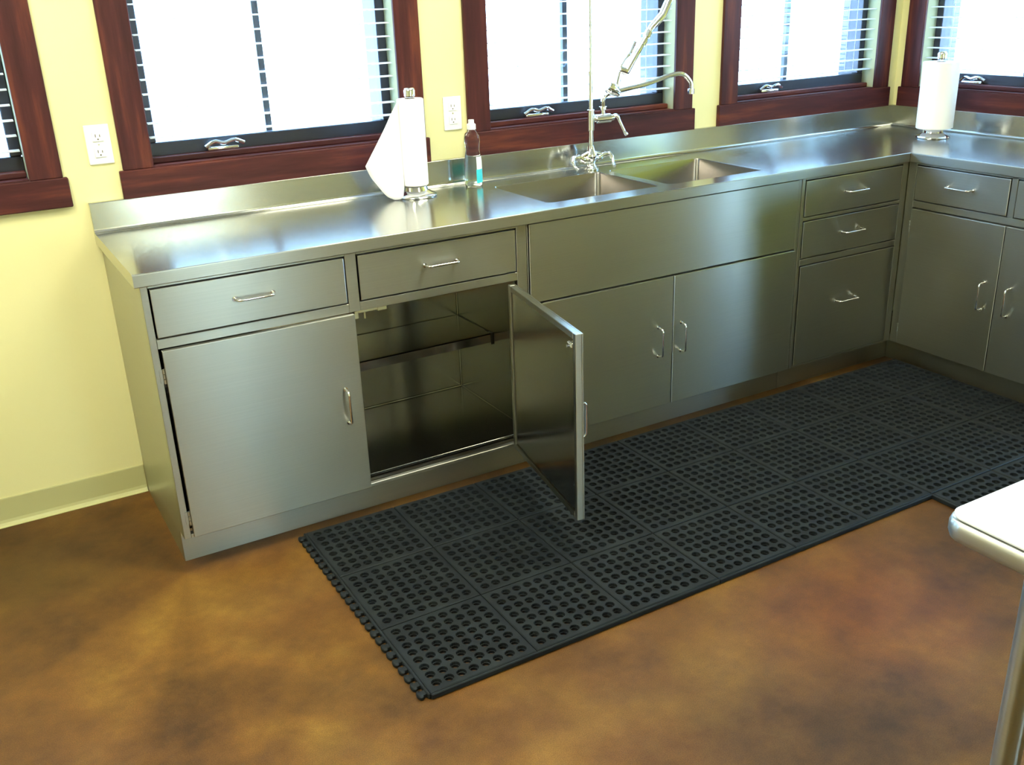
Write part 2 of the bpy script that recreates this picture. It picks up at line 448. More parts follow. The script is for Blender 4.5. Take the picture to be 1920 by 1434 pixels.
for i, (o, rot, i0, i1) in enumerate(blinds):
    if i not in blind_labels: continue
    root = empty('window_blind', (o[0], o[1], 0), rot)
    tag(root, blind_labels[i], 'blind', 'open slat blinds in the windows')
    w = i1 - i0 - 0.014; cx = (i0 + i1) / 2
    obj('headrail', bx(cx - w / 2, cx + w / 2, 0.010, 0.058, OZ1 - 0.05, OZ1 - 0.004, bev=0.003), WHITE, root)
    proto = None; z = OZ0 + 0.085
    while z < OZ1 - 0.07:
        if proto is None:
            proto = obj('slat', slat_mesh(w), SLAT, root, (cx, 0.034, z), smooth=False)
        else:
            c = proto.copy(); COL.objects.link(c); c.location = (cx, 0.034, z); c.parent = root
        z += 0.0445
    for q in (-0.30, 0.30):
        cb = bmesh.new()
        for y in (0.0095, 0.0585): tube(cb, [(cx + q * w / 0.86, y, OZ0 + 0.084), (cx + q * w / 0.86, y, OZ1 - 0.05)], 0.0008, 5)
        obj('ladder_cord', cb, CORD, root)

# ceiling lamps added unseen above the frame to brighten walls and floor
for k, (x, y) in enumerate([(-0.5, -0.50), (1.7, -0.40), (-1.2, -1.4), (1.4, -4.7)]):
    t = empty('fill_ceiling_light', (x, y, CEILZ))
    tag(t, 'unseen ceiling fill light added with a pale diffuser panel', 'ceiling light', 'added fill lights above the room')
    fr = bmesh.new()
    for a in ((-0.62, 0.62, -0.32, -0.30), (-0.62, 0.62, 0.30, 0.32), (-0.62, -0.60, -0.30, 0.30), (0.60, 0.62, -0.30, 0.30)):
        box(fr, *a, -0.03, 0.0, bev=0.002)
    t['label'] = 'unseen ceiling light added to brighten the room, %s of the four' % ['above the left end of the counter', 'above the sinks', 'behind the camera on the left', 'behind the camera on the right'][k]
    obj('frame', fr, WHITE, t)
    obj('diffuser', bx(-0.60, 0.60, -0.30, 0.30, -0.015, -0.005), DIFF, t)

# ------------------------------------------------------------------ countertop
ct = empty('countertop', (0, 0, 0))
tag(ct, 'L-shaped brushed stainless steel worktop with backsplash and two sink bowls', 'worktop')
s1 = (1.372, 1.850, 0.092, 0.482); s2 = (1.892, 2.350, 0.092, 0.482)
bm = bmesh.new()
xs = [0.0, s1[0], s1[1], s2[0], s2[1], XR + 0.004, XR + WB]; ys = [YE, 0.004, s1[2], s1[3], WB - 0.014]
# the top's grid stops short of the nose and the cove
xs[-1] = XR + WB - 0.014
vg = {}
def V(i, j):
    if (i, j) not in vg: vg[(i, j)] = bm.verts.new((xs[i], ys[j], H))
    return vg[(i, j)]
for i in range(len(xs) - 1):
    for j in range(len(ys) - 1):
        if i < 5 and j == 0: continue
        if i in (1, 3) and j == 2: continue
        bm.faces.new((V(i, j), V(i + 1, j), V(i + 1, j + 1), V(i, j + 1)))
# sink rims: rectangle down to a rounded opening
def rrect(a, r, k=6):
    x0, x1, y0, y1 = a; pts = []
    for cx, cy, s in ((x1 - r, y0 + r, -90), (x1 - r, y1 - r, 0), (x0 + r, y1 - r, 90), (x0 + r, y0 + r, 180)):
        for q in range(k + 1):
            an = math.radians(s + 90 * q / k); pts.append((cx + r * math.cos(an), cy + r * math.sin(an)))
    return pts
for a in (s1, s2):
    x0, x1, y0, y1 = a
    ring = [bm.verts.new((x, y, H)) for x, y in rrect(a, 0.022)]
    cs = [bm.verts.new(p) for p in ((x1, y0, H), (x1, y1, H), (x0, y1, H), (x0, y0, H))]
    for c in range(4):
        for q in range(6): bm.faces.new((cs[c], ring[c * 7 + q + 1], ring[c * 7 + q]))
# nose
bmesh.ops.remove_doubles(bm, verts=bm.verts, dist=0.0002)
bmesh.ops.recalc_face_normals(bm, faces=bm.faces)
if bm.faces[:] and bm.faces[:][0].normal.z < 0: bmesh.ops.reverse_faces(bm, faces=bm.faces)
top = obj('worktop_sheet', bm, STEELTOP, ct)
bm = bmesh.new()
front = [(0, 0), (XR, 0), (XR, YE)]
nose = [(0.004, H), (0.0015, H - 0.0005), (0.0004, H - 0.0018), (0, H - 0.004), (0, H - LIP + 0.002), (0.001, H - LIP), (0.026, H - LIP)]
sweep(bm, front, nose)
bmesh.ops.recalc_face_normals(bm, faces=bm.faces)
obj('front_edge', bm, STEEL, ct)
bm = bmesh.new()
# cove and backsplash, swept along the wall side (path offset is to the left, so offsets are negative here)
back = [(0, WY), (WX, WY), (WX, YE)]
cove = [(-0.034, H)]
for q in range(1, 7):
    an = math.radians(90 * q / 6); cove.append((-0.034 + 0.014 * math.sin(an), H + 0.014 * (1 - math.cos(an))))
cove += [(-0.020, H + 0.094), (-0.0185, H + 0.0957), (-0.0005, H + 0.0957), (-0.0005, H + 0.085)]
sweep(bm, back, cove)
# closed left end
e1 = [bm.verts.new((0, y, z)) for y, z in [(0, H - 0.004), (0.004, H), (WB - 0.014, H), (WB - 0.004, H + 0.005), (WB, H + 0.014), (WB, H + 0.094), (WY - 0.0005, H + 0.0957), (WY - 0.0005, H - LIP), (0, H - LIP)]]
bm.faces.new(e1)
bmesh.ops.remove_doubles(bm, verts=bm.verts, dist=0.0002)
bmesh.ops.recalc_face_normals(bm, faces=bm.faces)
top = obj('backsplash', bm, STEELTOP, ct, smooth=True)
wnm = top.modifiers.new('wn', 'WEIGHTED_NORMAL'); wnm.keep_sharp = True; wnm.weight = 100
for a in (s1, s2):
    bb = bmesh.new(); rings = []
    def R(r, ins, z): rings.append([bb.verts.new((x, y, z)) for x, y in rrect((a[0] + ins, a[1] - ins, a[2] + ins, a[3] - ins), r)])
    R(0.022, 0, H); R(0.020, 0.002, H - 0.004); R(0.020, 0.003, H - 0.205); R(0.022, 0.008, H - 0.226); R(0.025, 0.02, H - 0.236)
    for p, q in zip(rings, rings[1:]):
        n = len(p)
        for k in range(n): bb.faces.new((p[k], q[k], q[(k + 1) % n], p[(k + 1) % n]))
    bb.faces.new(rings[-1])
    bmesh.ops.recalc_face_normals(bb, faces=bb.faces)
    bmesh.ops.reverse_faces(bb, faces=bb.faces)
    bo = obj('sink_bowl', bb, BOWL, ct, smooth=True)
    dr = bmesh.new(); lathe(dr, [(0, -0.006), (0.026, -0.006), (0.034, 0.001), (0.042, 0.003), (0.045, 0)], ((a[0] + a[1]) / 2, (a[2] + a[3]) / 2, H - 0.235), 24)
    obj('drain', dr, CHROME, bo, smooth=True)
# corner seam under the nose
obj('corner_seam', bx(XR - 0.0035, XR + 0.0005, -0.0018, 0.001, H - LIP + 0.001, H - 0.005), STEELIN, ct)

# ------------------------------------------------------------------ cabinets
def pull(horizontal, L=0.112):
    bm = bmesh.new(); h = L / 2
    p = [(-h, 0, 0), (-h + 0.003, -0.030, 0), (h - 0.003, -0.030, 0), (h, 0, 0)] if horizontal else [(0, 0, -h), (0, -0.030, -h + 0.003), (0, -0.030, h - 0.003), (0, 0, h)]
    tube(bm, rounded(p, 0.012), 0.0038, 10)
    for q in (p[0], p[3]):
        tube(bm, [q, (q[0], -0.003, q[2])], 0.007, 10)
    return bm
def handle(parent, x, y, z, horizontal=True):
    return obj('handle', pull(horizontal), CHROME, parent, (x, y, z), smooth=True)
def hinge(parent, x, y, z):
    bm = bmesh.new()
    for k in range(3): tube(bm, [(x, y, z - 0.022 + k * 0.015), (x, y, z - 0.0085 + k * 0.015)], 0.0042, 8)
    box(bm, x - 0.012, x + 0.012, y + 0.002, y + 0.0045, z - 0.02, z + 0.02)
    return obj('hinge', bm, STEEL, parent)
def drawer(root, x0, x1, z0, z1, y=0.006):
    bm = bmesh.new(); box(bm, x0, x1, y, y + 0.020, z0, z1, bev=0.0022, seg=2)
    d = obj('drawer', bm, STEEL, root)
    handle(d, (x0 + x1) / 2, y, (z0 + z1) / 2 + 0.005 if z1 - z0 < 0.2 else z1 - 0.178)
    return d
def door(root, x0, x1, z0, z1, hx, hz, side, y=-0.004):
    bm = bmesh.new(); box(bm, x0, x1, y, y + 0.020, z0, z1, bev=0.0022, seg=2)
    d = obj('door', bm, STEEL, root)
    handle(d, hx, y, hz, False)
    xh = x0 - 0.003 if side == 'l' else x1 + 0.003
    for z in (z0 + 0.065, z1 - 0.075): hinge(d, xh, 0.003, z)
    return d
ZT, ZB, ZD, Z0 = 0.8764, 0.737, 0.7015, 0.110
def frame_bars(bm, bars):
    for a in bars: box(bm, *a, bev=0.0012)
def toe(root, x0, x1, y1=WY - 0.02, y=0.069):
    return obj('toe_kick', bx(x0, x1, y, y + 0.018, 0.0, Z0 - 0.004), STEEL, root)

# left base cabinet with the open door
c1 = empty('base_cabinet', (0, 0, 0))
tag(c1, 'stainless steel base cabinet at the left end of the counter, its right door standing open', 'cabinet')
A, B = 0.014, 1.232
bm = bmesh.new()
box(bm, A, A + 0.014, 0.0305, WY - 0.002, Z0 - 0.004, H - LIP - 0.001)          # left side
box(bm, A, A + 0.014, 0.0872, WY - 0.002, 0, Z0 - 0.004)
frame_bars(bm, [(A, 0.034, 0.008, 0.030, Z0 - 0.004, H - LIP - 0.001), (0.600, 0.636, 0.008, 0.03, ZD + 0.004, H - LIP - 0.001), (1.193, B, 0.008, 0.03, Z0 - 0.004, H - LIP - 0.001),
                (0.034, 0.600, 0.008, 0.03, H - 0.0455, H - LIP - 0.001), (0.636, 1.193, 0.008, 0.03, H - 0.0455, H - LIP - 0.001),
                (0.034, 0.600, 0.008, 0.03, ZD + 0.004, ZB - 0.004), (0.636, 1.193, 0.008, 0.03, ZD + 0.004, ZB - 0.004), (0.034, 1.193, 0.008, 0.03, Z0 - 0.004, Z0 + 0.008)])
obj('carcass_frame', bm, STEEL, c1)
bm = bmesh.new()
box(bm, A + 0.014, 0.020 + A, 0.031, 0.54, Z0 + 0.01, 0.70)
box(bm, 1.228, B + 0.001, 0.031, 0.54, Z0 + 0.01, 0.71)         # right inner side
box(bm, A + 0.014, B, 0.54, 0.548, 0.10, 0.71)                   # back
box(bm, A + 0.014, B, 0.031, 0.548, 0.71, 0.718)                 # dust panel under the drawers
obj('inner_lining', bm, STEELIN, c1)
bm = bmesh.new()
tube(bm, [(A + 0.02, 0.5385, 0.1485), (1.2265, 0.5385, 0.1485)], 0.004, 8); tube(bm, [(1.2268, 0.5385, 0.1485), (1.2268, 0.5385, 0.71)], 0.003, 8)
tube(bm, [(1.2268, 0.5385, 0.1485), (1.2268, 0.035, 0.1485)], 0.004, 8)
obj('weld_seam', bm, STEELIN, c1, smooth=True)
bm = bmesh.new()
box(bm, A + 0.02, 1.228, 0.020, 0.54, Z0 + 0.028, 0.147, bev=0.001)
obj('cabinet_floor', bm, STEELIN, c1)
sh = bmesh.new()
box(sh, A + 0.025, 1.222, 0.266, 0.535, 0.438, 0.442); box(sh, A + 0.025, 1.222, 0.266, 0.269, 0.408, 0.442); box(sh, A + 0.025, 1.222, 0.269, 0.281, 0.408, 0.411)
obj('shelf', sh, STEELIN, c1)
bm = bmesh.new()
for x in (0.03, 1.2225): box(bm, x, x + 0.005, 0.30, 0.33, 0.415, 0.437)
box(bm, 1.2215, 1.2275, 0.2635, 0.2655, 0.40, 0.445)
obj('shelf_clip', bm, DARK, c1)
toe(c1, A, B)
drawer(c1, 0.038, 0.5965, ZB, ZT); drawer(c1, 0.640, 1.189, ZB, ZT)
bm = bmesh.new()
for x0, x1 in ((0.038, 0.5965), (0.64, 1.189)): box(bm, x0 + 0.01, x1 - 0.01, 0.031, 0.50, ZB + 0.01, ZT - 0.01)
obj('drawer_boxes', bm, STEELIN, c1)
door(c1, 0.041, 0.612, Z0, ZD, 0.557, 0.413, 'l')
# catch under the rail, with its strike
bm = bmesh.new()
box(bm, 0.625, 0.700, 0.031, 0.050, 0.690, 0.708, bev=0.002)
tube(bm, [(0.655, 0.028, 0.692), (0.655, 0.028, 0.672)], 0.003, 8); box(bm, 0.620, 0.635, 0.025, 0.05, 0.675, 0.705, bev=0.002)
box(bm, 0.700, 0.732, 0.031, 0.052, 0.686, 0.708, bev=0.002)
obj('door_catch', bm, BRASS, c1)
# open door about its hinge
hd = empty('open_door', (1.172, -0.002, 0), math.radians(79.5)); hd.parent = c1
DW = 0.566
bm = bmesh.new()
box(bm, -DW, -0.004, -0.002, 0.003, Z0, ZD, bev=0.001)
box(bm, -DW, -DW + 0.020, 0.003, 0.022, Z0, ZD, bev=0.0015); box(bm, -0.024, -0.004, 0.003, 0.022, Z0, ZD, bev=0.0015)
box(bm, -DW + 0.02, -0.024, 0.003, 0.022, Z0, Z0 + 0.02, bev=0.0015); box(bm, -DW + 0.02, -0.024, 0.003, 0.022, ZD - 0.02, ZD, bev=0.0015)
obj('door_shell', bm, STEEL, hd)
obj('door_liner', bx(-DW + 0.021, -0.025, 0.0035, 0.018, Z0 + 0.021, ZD - 0.021, bev=0.001), STEELIN, hd)
bm = bmesh.new(); box(bm, -DW + 0.026, -DW + 0.056, 0.018, 0.021, ZD - 0.055, ZD - 0.035, bev=0.001)
tube(bm, [(-DW + 0.04, 0.02, ZD - 0.045), (-DW + 0.04, 0.034, ZD - 0.045)], 0.004, 8)
tube(bm, [(-DW + 0.030, 0.02, ZD - 0.050), (-DW + 0.052, 0.024, ZD - 0.038)], 0.003, 8)
obj('strike', bm, CHROME, hd)
handle(hd, -DW + 0.052, -0.002, 0.413, False)

# sink cabinet
c2 = empty('sink_cabinet', (0, 0, 0))
tag(c2, 'stainless steel sink cabinet with a tall plain apron above two closed doors', 'cabinet')
A, B = 1.2345, 2.474
def closed_body(root, A, B, depth=WY - 0.002):
    bm = bmesh.new()
    box(bm, A, B, 0.030, depth, Z0 - 0.004, 0.66); box(bm, A, A + 0.01, 0.03, depth, 0.66, H - LIP - 0.001)
    box(bm, B - 0.01, B, 0.03, depth, 0.66, H - LIP - 0.001); box(bm, A + 0.01, B - 0.01, 0.030, 0.04, 0.66, H - LIP - 0.001)
    return obj('carcass', bm, STEEL, root)
closed_body(c2, A, B)
bm = bmesh.new(); frame_bars(bm, [(A, 1.2375, 0.008, 0.030, Z0 - 0.004, H - LIP - 0.001), (2.458, B, 0.008, 0.03, Z0 - 0.004, H - LIP - 0.001), (1.2375, 2.458, 0.012, 0.03, Z0 - 0.004, Z0 + 0.004)])
obj('face_frame', bm, STEEL, c2)
obj('apron_panel', bx(1.240, 2.455, 0.004, 0.029, 0.6165, H - LIP - 0.002, bev=0.0015), STEEL, c2)
toe(c2, A, B)
door(c2, 1.242, 1.8455, Z0, 0.612, 1.778, 0.372, 'l'); door(c2, 1.8485, 2.4535, Z0, 0.612, 1.885, 0.372, 'r')

# three drawer cabinet
c3 = empty('drawer_cabinet', (0, 0, 0))
tag(c3, 'stainless steel cabinet of three stacked drawers beside the inner corner', 'cabinet')
A, B = 2.4765, 3.0815
closed_body(c3, A, B)
bm = bmesh.new(); frame_bars(bm, [(A, 2.4935, 0.008, 0.03, Z0 - 0.004, H - LIP - 0.001), (3.0475, B, 0.008, 0.03, Z0 - 0.004, H - LIP - 0.001),
    (2.4935, 3.0475, 0.008, 0.03, H - 0.0455, H - LIP - 0.001), (2.4935, 3.0475, 0.008, 0.03, 0.720, ZB - 0.004), (2.4935, 3.0475, 0.008, 0.03, 0.540, 0.565), (2.4935, 3.0475, 0.008, 0.03, Z0 - 0.004, Z0 + 0.004)])
obj('face_frame', bm, STEEL, c3)
toe(c3, A, XR + 0.0685)
drawer(c3, 2.4975, 3.0435, ZB, ZT); drawer(c3, 2.4975, 3.0435, 0.569, 0.716); drawer(c3, 2.4975, 3.0435, Z0 + 0.006, 0.536)

# right run cabinet: local x runs towards the camera, local y into the wall
c4 = empty('base_cabinet', (XR, 0, 0), -math.pi / 2)
tag(c4, 'stainless steel cabinet on the right-hand run with two drawers over two closed doors', 'cabinet')
A, B = 0.012, 0.975
bm = bmesh.new(); box(bm, A, B, 0.030, WY - 0.002, Z0 - 0.004, H - LIP - 0.001)
obj('carcass', bm, STEEL, c4)
bm = bmesh.new(); frame_bars(bm, [(-0.0072, 0.032, 0.008, 0.03, Z0 - 0.004, H - LIP - 0.001), (0.457, 0.482, 0.008, 0.03, ZB - 0.004, H - LIP - 0.001), (0.900, B, 0.008, 0.03, Z0 - 0.004, H - LIP - 0.001),
    (0.032, 0.900, 0.008, 0.03, H - 0.0455, H - LIP - 0.001), (0.032, 0.900, 0.008, 0.03, ZD + 0.004, ZB - 0.004), (0.032, 0.900, 0.008, 0.03, Z0 - 0.004, Z0 + 0.004)])
obj('face_frame', bm, STEEL, c4)
toe(c4, -0.0685, B)
drawer(c4, 0.036, 0.4535, ZB, ZT); drawer(c4, 0.4855, 0.897, ZB, ZT)
door(c4, 0.038, 0.4665, Z0, ZD, 0.412, 0.413, 'l'); door(c4, 0.4695, 0.897, Z0, ZD, 0.524, 0.413, 'r')

# ------------------------------------------------------------------ rubber mats
MOD = 0.3048; NH = 8; MT = 0.016
def panel_mesh():
    bm = bmesh.new(); g = 0.0014; e = 0.0030; s = MOD - 2 * g; mar = 0.011; cell = (s - 2 * mar) / NH; N = 12
    # cells with a stepped round hole
    for i in range(NH):
        for j in range(NH):
            x0 = g + mar + i * cell; y0 = g + mar + j * cell; cx, cy = x0 + cell / 2, y0 + cell / 2
            hs = cell / 2; sq = []; circ = {}
            lv = [(0.0137, MT), (0.0130, MT - 0.002), (0.0125, 0.008), (0.0108, 0.0075), (0.0106, 0.0)]
            rings = []
            for r, z in lv: rings.append([bm.verts.new((cx + r * math.cos(2 * math.pi * (k + .5) / N), cy + r * math.sin(2 * math.pi * (k + .5) / N), z)) for k in range(N)])
            for k in range(N):
                an = 2 * math.pi * (k + .5) / N; c, s_ = math.cos(an), math.sin(an); m_ = max(abs(c), abs(s_))
                sq.append(bm.verts.new((cx + hs * c / m_, cy + hs * s_ / m_, MT)))
            cs = {1: bm.verts.new((cx + hs, cy + hs, MT)), 4: bm.verts.new((cx - hs, cy + hs, MT)), 7: bm.verts.new((cx - hs, cy - hs, MT)), 10: bm.verts.new((cx + hs, cy - hs, MT))}
            for k in range(N):
                k2 = (k + 1) % N
                if k in cs: bm.faces.new((rings[0][k], sq[k], cs[k], sq[k2], rings[0][k2]))
                else: bm.faces.new((rings[0][k], sq[k], sq[k2], rings[0][k2]))
                for a, b in zip(rings, rings[1:]): bm.faces.new((b[k], a[k], a[k2], b[k2]))
    # margin, chamfer and sides
    lo, hi = g + mar, g + mar + NH * cell
    def rect(a, b, z): return [bm.verts.new(p) for p in ((a, a, z), (b, a, z), (b, b, z), (a, b, z))]
    r0 = rect(lo, hi, MT); r1 = rect(g + e, g + s - e, MT); r2 = rect(g, g + s, MT - 0.0022); r3 = rect(g, g + s, 0.0)
    for a, b in ((r0, r1), (r1, r2), (r2, r3)):
        for k in range(4): bm.faces.new((a[k], b[k], b[(k + 1) % 4], a[(k + 1) % 4]))
    bmesh.ops.recalc_face_normals(bm, faces=bm.faces)
    return bm
tm = bmesh.new()    # one interlocking tooth, pointing to -x
box(tm, -0.016, 0.002, -0.009, 0.009, 0.0005, 0.011, bev=0.001)
lathe(tm, [(0, 0.0), (0.0075, 0.0), (0.0085, 0.003), (0.0085, 0.009), (0.0065, 0.0115), (0, 0.012)], (-0.015, 0, 0), 12, 0.95, 1.8)
mats = [((0.376, -0.914), 'black rubber mat with round holes, its left edge toothed, left end of the row'),
        ((0.376 + 3 * MOD, -0.914), 'black rubber mat with round holes below the closed sink doors'),
        ((0.376 + 6 * MOD, -0.914), 'black rubber mat with round holes filling the inner corner of the cabinets'),
        ((0.376 + 6 * MOD, -0.914 - 3 * MOD), 'black rubber mat with round holes reaching towards the white table')]
pm = None; tooth = None
for mi, ((mx, my), lab) in enumerate(mats):
    root = empty('floor_mat', (mx, my, 0.0005)); tag(root, lab, 'mat', 'black rubber drainage mats')
    for i in range(3):
        for j in range(3):
            if pm is None: pm = obj('mat_panel', panel_mesh(), RUBBER, root, (i * MOD, j * MOD, 0))
            else:
                c = pm.copy(); COL.objects.link(c); c.parent = root; c.location = (i * MOD, j * MOD, 0)
    L3 = 3 * MOD
    if mi in (0, 1, 3):
        obj('edge_strip', bx(0, L3, -0.007, 0.0008, 0, MT - 0.001, bev=0.002), RUBBER, root)
    if mi in (0, 3):
        obj('edge_strip', bx(-0.007, 0.0008, 0.0, L3, 0, MT - 0.001, bev=0.002), RUBBER, root)
    if mi == 0:
        for k in range(25):
            y = 0.018 + k * (L3 - 0.036) / 24
            if tooth is None: tooth = obj('edge_tooth', tm, RUBBER, root, (-0.006, y, 0), smooth=True)
            else:
                c = tooth.copy(); COL.objects.link(c); c.parent = root; c.location = (-0.006, y, 0)

# ------------------------------------------------------------------ faucet
fc = empty('prerinse_faucet', (1.860, 0.546, H + 0.001))
tag(fc, 'chrome pre-rinse faucet with tall riser, swing spout and hanging spray gun behind the sinks', 'faucet')
Z = lambda z: z - H
bm = bmesh.new()
lathe(bm, [(0, 0), (0.030, 0), (0.030, 0.005), (0.022, 0.010), (0.017, 0.022), (0.016, 0.030), (0.022, 0.040), (0.026, 0.052), (0.022, 0.064), (0.015, 0.078), (0.013, 0.092), (0, 0.092)], n=24)
for s in (-1, 1):
    tube(bm, spline([(0, 0, 0.048), (s * 0.030, 0, 0.040), (s * 0.052, 0, 0.050), (s * 0.066, 0, 0.052)], 5), [0.017] * 4 + [0.014] * 5 + [0.012] * 7, 12)
    tube(bm, spline([(0, 0, 0.072), (s * 0.022, 0, 0.062), (s * 0.045, 0, 0.054)], 5), 0.010, 10)
    tube(bm, [(s * 0.060, 0, 0.052), (s * 0.064, 0, 0.052), (s * 0.067, 0, 0.052), (s * 0.080, 0, 0.052)], [0.015, 0.015, 0.011, 0.011], 12)
obj('faucet_body', bm, CHROME, fc, smooth=True)
for s in (-1, 1):
    bm = bmesh.new()
    tube(bm, spline([(s * 0.080, 0, 0.054), (s * 0.089, -0.004, 0.052), (s * 0.094, -0.012, 0.040), (s * 0.090, -0.026, 0.018), (s * 0.086, -0.040, 0.008)], 5),
         [0.010] * 5 + [0.0085] * 6 + [0.006] * 5 + [0.007] * 5, 10)
    obj('wrist_lever', bm, CHROME, fc, smooth=True)
bm = bmesh.new()
tube(bm, [(0, 0, 0.09), (0, 0, Z(1.075)), (0, 0, Z(1.078)), (0, 0, Z(1.155)), (0, 0, Z(1.158)), (0, 0, Z(1.29)), (0, 0, Z(1.293)), (0, 0, 1.02)],
     [0.0105, 0.0105, 0.0145, 0.0145, 0.0095, 0.0095, 0.006, 0.006], 14)
tube(bm, [(0, 0, Z(1.285)), (0, 0, Z(1.30))], 0.011, 12)
obj('riser_pipe', bm, CHROME, fc, smooth=True)
bm = bmesh.new()     # add-on valve
tube(bm, [(0.012, 0, Z(1.118)), (0.020, 0, Z(1.118)), (0.022, 0, Z(1.118)), (0.088, -0.004, Z(1.118)), (0.090, -0.004, Z(1.118)), (0.105, -0.005, Z(1.118))], [0.012, 0.012, 0.018, 0.018, 0.013, 0.011], 14)
tube(bm, [(0.058, 0, Z(1.13)), (0.058, 0, Z(1.150)), (0.058, 0, Z(1.152)), (0.058, 0, Z(1.163))], [0.011, 0.011, 0.015, 0.015], 12)
obj('spout_valve', bm, CHROME, fc, smooth=True)
bm = bmesh.new()
tube(bm, spline([(0.105, -0.005, Z(1.122)), (0.118, -0.010, Z(1.124)), (0.128, -0.018, Z(1.10)), (0.142, -0.030, Z(1.062)), (0.150, -0.034, Z(1.050))], 5), [0.008] * 8 + [0.006] * 8 + [0.008] * 5, 10)
obj('valve_lever', bm, CHROME, fc, smooth=True)
bm = bmesh.new()
tube(bm, spline([(0.058, 0, Z(1.16)), (0.060, -0.002, Z(1.195)), (0.085, -0.006, Z(1.212)), (0.150, -0.012, Z(1.222)), (0.255, -0.020, Z(1.236)), (0.370, -0.030, Z(1.262)), (0.425, -0.034, Z(1.262)), (0.462, -0.036, Z(1.232)), (0.470, -0.037, Z(1.200))], 6), 0.0095, 12)
tube(bm, [(0.470, -0.037, Z(1.203)), (0.470, -0.037, Z(1.183))], 0.014, 14)
obj('swing_spout', bm, CHROME, fc, smooth=True)
bm = bmesh.new()     # spray gun
tube(bm, [(0.345, -0.05, Z(1.560)), (0.305, -0.05, Z(1.49)), (0.250, -0.05, Z(1.445)), (0.240, -0.05, Z(1.432))], [0.0165, 0.0165, 0.014, 0.012], 12)
tube(bm, [(0.240, -0.05, Z(1.434)), (0.228, -0.05, Z(1.414))], 0.0145, 10); tube(bm, [(0.220, -0.05, Z(1.405)), (0.206, -0.05, Z(1.386))], 0.0145, 10)
tube(bm, [(0.232, -0.05, Z(1.42)), (0.206, -0.05, Z(1.388)), (0.132, -0.05, Z(1.290))], [0.010, 0.0115, 0.014], 12)
tube(bm, [(0.132, -0.05, Z(1.292)), (0.104, -0.05, Z(1.302)), (0.095, -0.05, Z(1.302))], [0.014, 0.014, 0.010], 12)
tube(bm, spline([(0.106, -0.05, Z(1.30)), (0.098, -0.05, Z(1.27)), (0.088, -0.05, Z(1.235)), (0.074, -0.055, Z(1.225))], 5), 0.0095, 10)
obj('spray_gun', bm, CHROME, fc, smooth=True)
bm = bmesh.new(); tube(bm, spline([(0.104, -0.052, Z(1.31)), (0.125, -0.055, Z(1.34)), (0.145, -0.058, Z(1.362)), (0.168, -0.056, Z(1.40))], 5), [0.005] * 8 + [0.0075] * 8, 8)
obj('spray_lever', bm, CHROME, fc, smooth=True)
bm = bmesh.new()
ax = Vector((0.62, 0, -0.78)).normalized(); c0 = Vector((0.062, -0.055, Z(1.228)))
ax2 = Vector((-0.55, -0.1, 0.8)).normalized()
tube(bm, [Vector((0.094, -0.055, Z(1.212))), Vector((0.070, -0.056, Z(1.226))), Vector((0.052, -0.056, Z(1.238))), Vector((0.040, -0.056, Z(1.246)))], [0.012, 0.022, 0.024, 0.020], 14)
obj('spray_head', bm, CHROME, fc, smooth=True)
bm = bmesh.new()     # hose: spring arch from the riser's top down to the gun
arc = spline([(0, 0, 1.00), (0.01, 0, 1.09), (0.09, -0.02, 1.17), (0.24, -0.04, 1.12), (0.36, -0.05, 0.95), (0.40, -0.05, 0.76), (0.345, -0.05, Z(1.560))], 30)
tube(bm, arc, [0.009 + 0.0012 * (k % 2) for k in range(len(arc))], 10)
obj('spring_hose', bm, STEEL, fc, smooth=False)

# ------------------------------------------------------------------ paper towels
def holder(name, x, y, lab, z_top, r=0.072):
    t = empty(name, (x, y, H + 0.0008)); tag(t, lab, 'towel holder', 'towel holders on the worktop')
    bm = bmesh.new()
    lathe(bm, [(0, 0), (r, 0), (r + 0.003, 0.004), (r, 0.009), (r - 0.012, 0.014), (0.044, 0.022), (0.040, 0.036), (0.012, 0.040), (0, 0.040)], n=48)
    obj('base', bm, CHROME, t, smooth=True)
    bm = bmesh.new(); tube(bm, [(0, 0, 0.039), (0, 0, z_top)], 0.006, 12); obj('rod', bm, CHROME, t, smooth=True)
    bm = bmesh.new(); lathe(bm, [(0, 0), (0.015, 0), (0.019, 0.004), (0.0195, 0.022), (0.017, 0.029), (0.012, 0.032), (0, 0.032)], (0, 0, z_top - 0.002), 24)
    obj('finial', bm, CHROME, t, smooth=True)
    return t
holder('towel_holder', 1.074, 0.505, 'chrome towel holder with round base on the worktop left of the sink', 0.344)
holder('towel_holder', 3.481, 0.215, 'chrome towel holder near the worktop corner, under the fuller roll', 0.335, 0.070)
def roll(x, y, z0, r, hgt, lab, ri=0.020):
    t = empty('paper_towel_roll', (x, y, z0)); tag(t, lab, 'paper towels', 'paper towel rolls on holders')
    bm = bmesh.new()
    lathe(bm, [(ri, 0), (r - 0.003, 0), (r, 0.003), (r, hgt - 0.003), (r - 0.003, hgt), (ri, hgt), (ri, 0)], n=56)
    obj('roll_body', bm, PAPER, t, smooth=True)
    bm = bmesh.new()
    lathe(bm, [(ri - 0.0025, -0.0005), (ri - 0.0002, -0.0005), (ri - 0.0002, hgt + 0.0005), (ri - 0.0025, hgt + 0.0005), (ri - 0.0025, -0.0005)], n=32)
    obj('cardboard_core', bm, plain('cardboard', (0.35, 0.25, 0.15), 0.8), t, smooth=True)
    return t
rl = roll(1.074, 0.505, H + 0.041, 0.0465, 0.297, 'thin white paper towel roll with a sheet hanging loose, left of the sink')
rr = roll(3.481, 0.215, H + 0.041, 0.075, 0.283, 'thick white paper towel roll standing near the room corner')
bm = bmesh.new()     # outer layer overlapping the fuller roll
rs = []
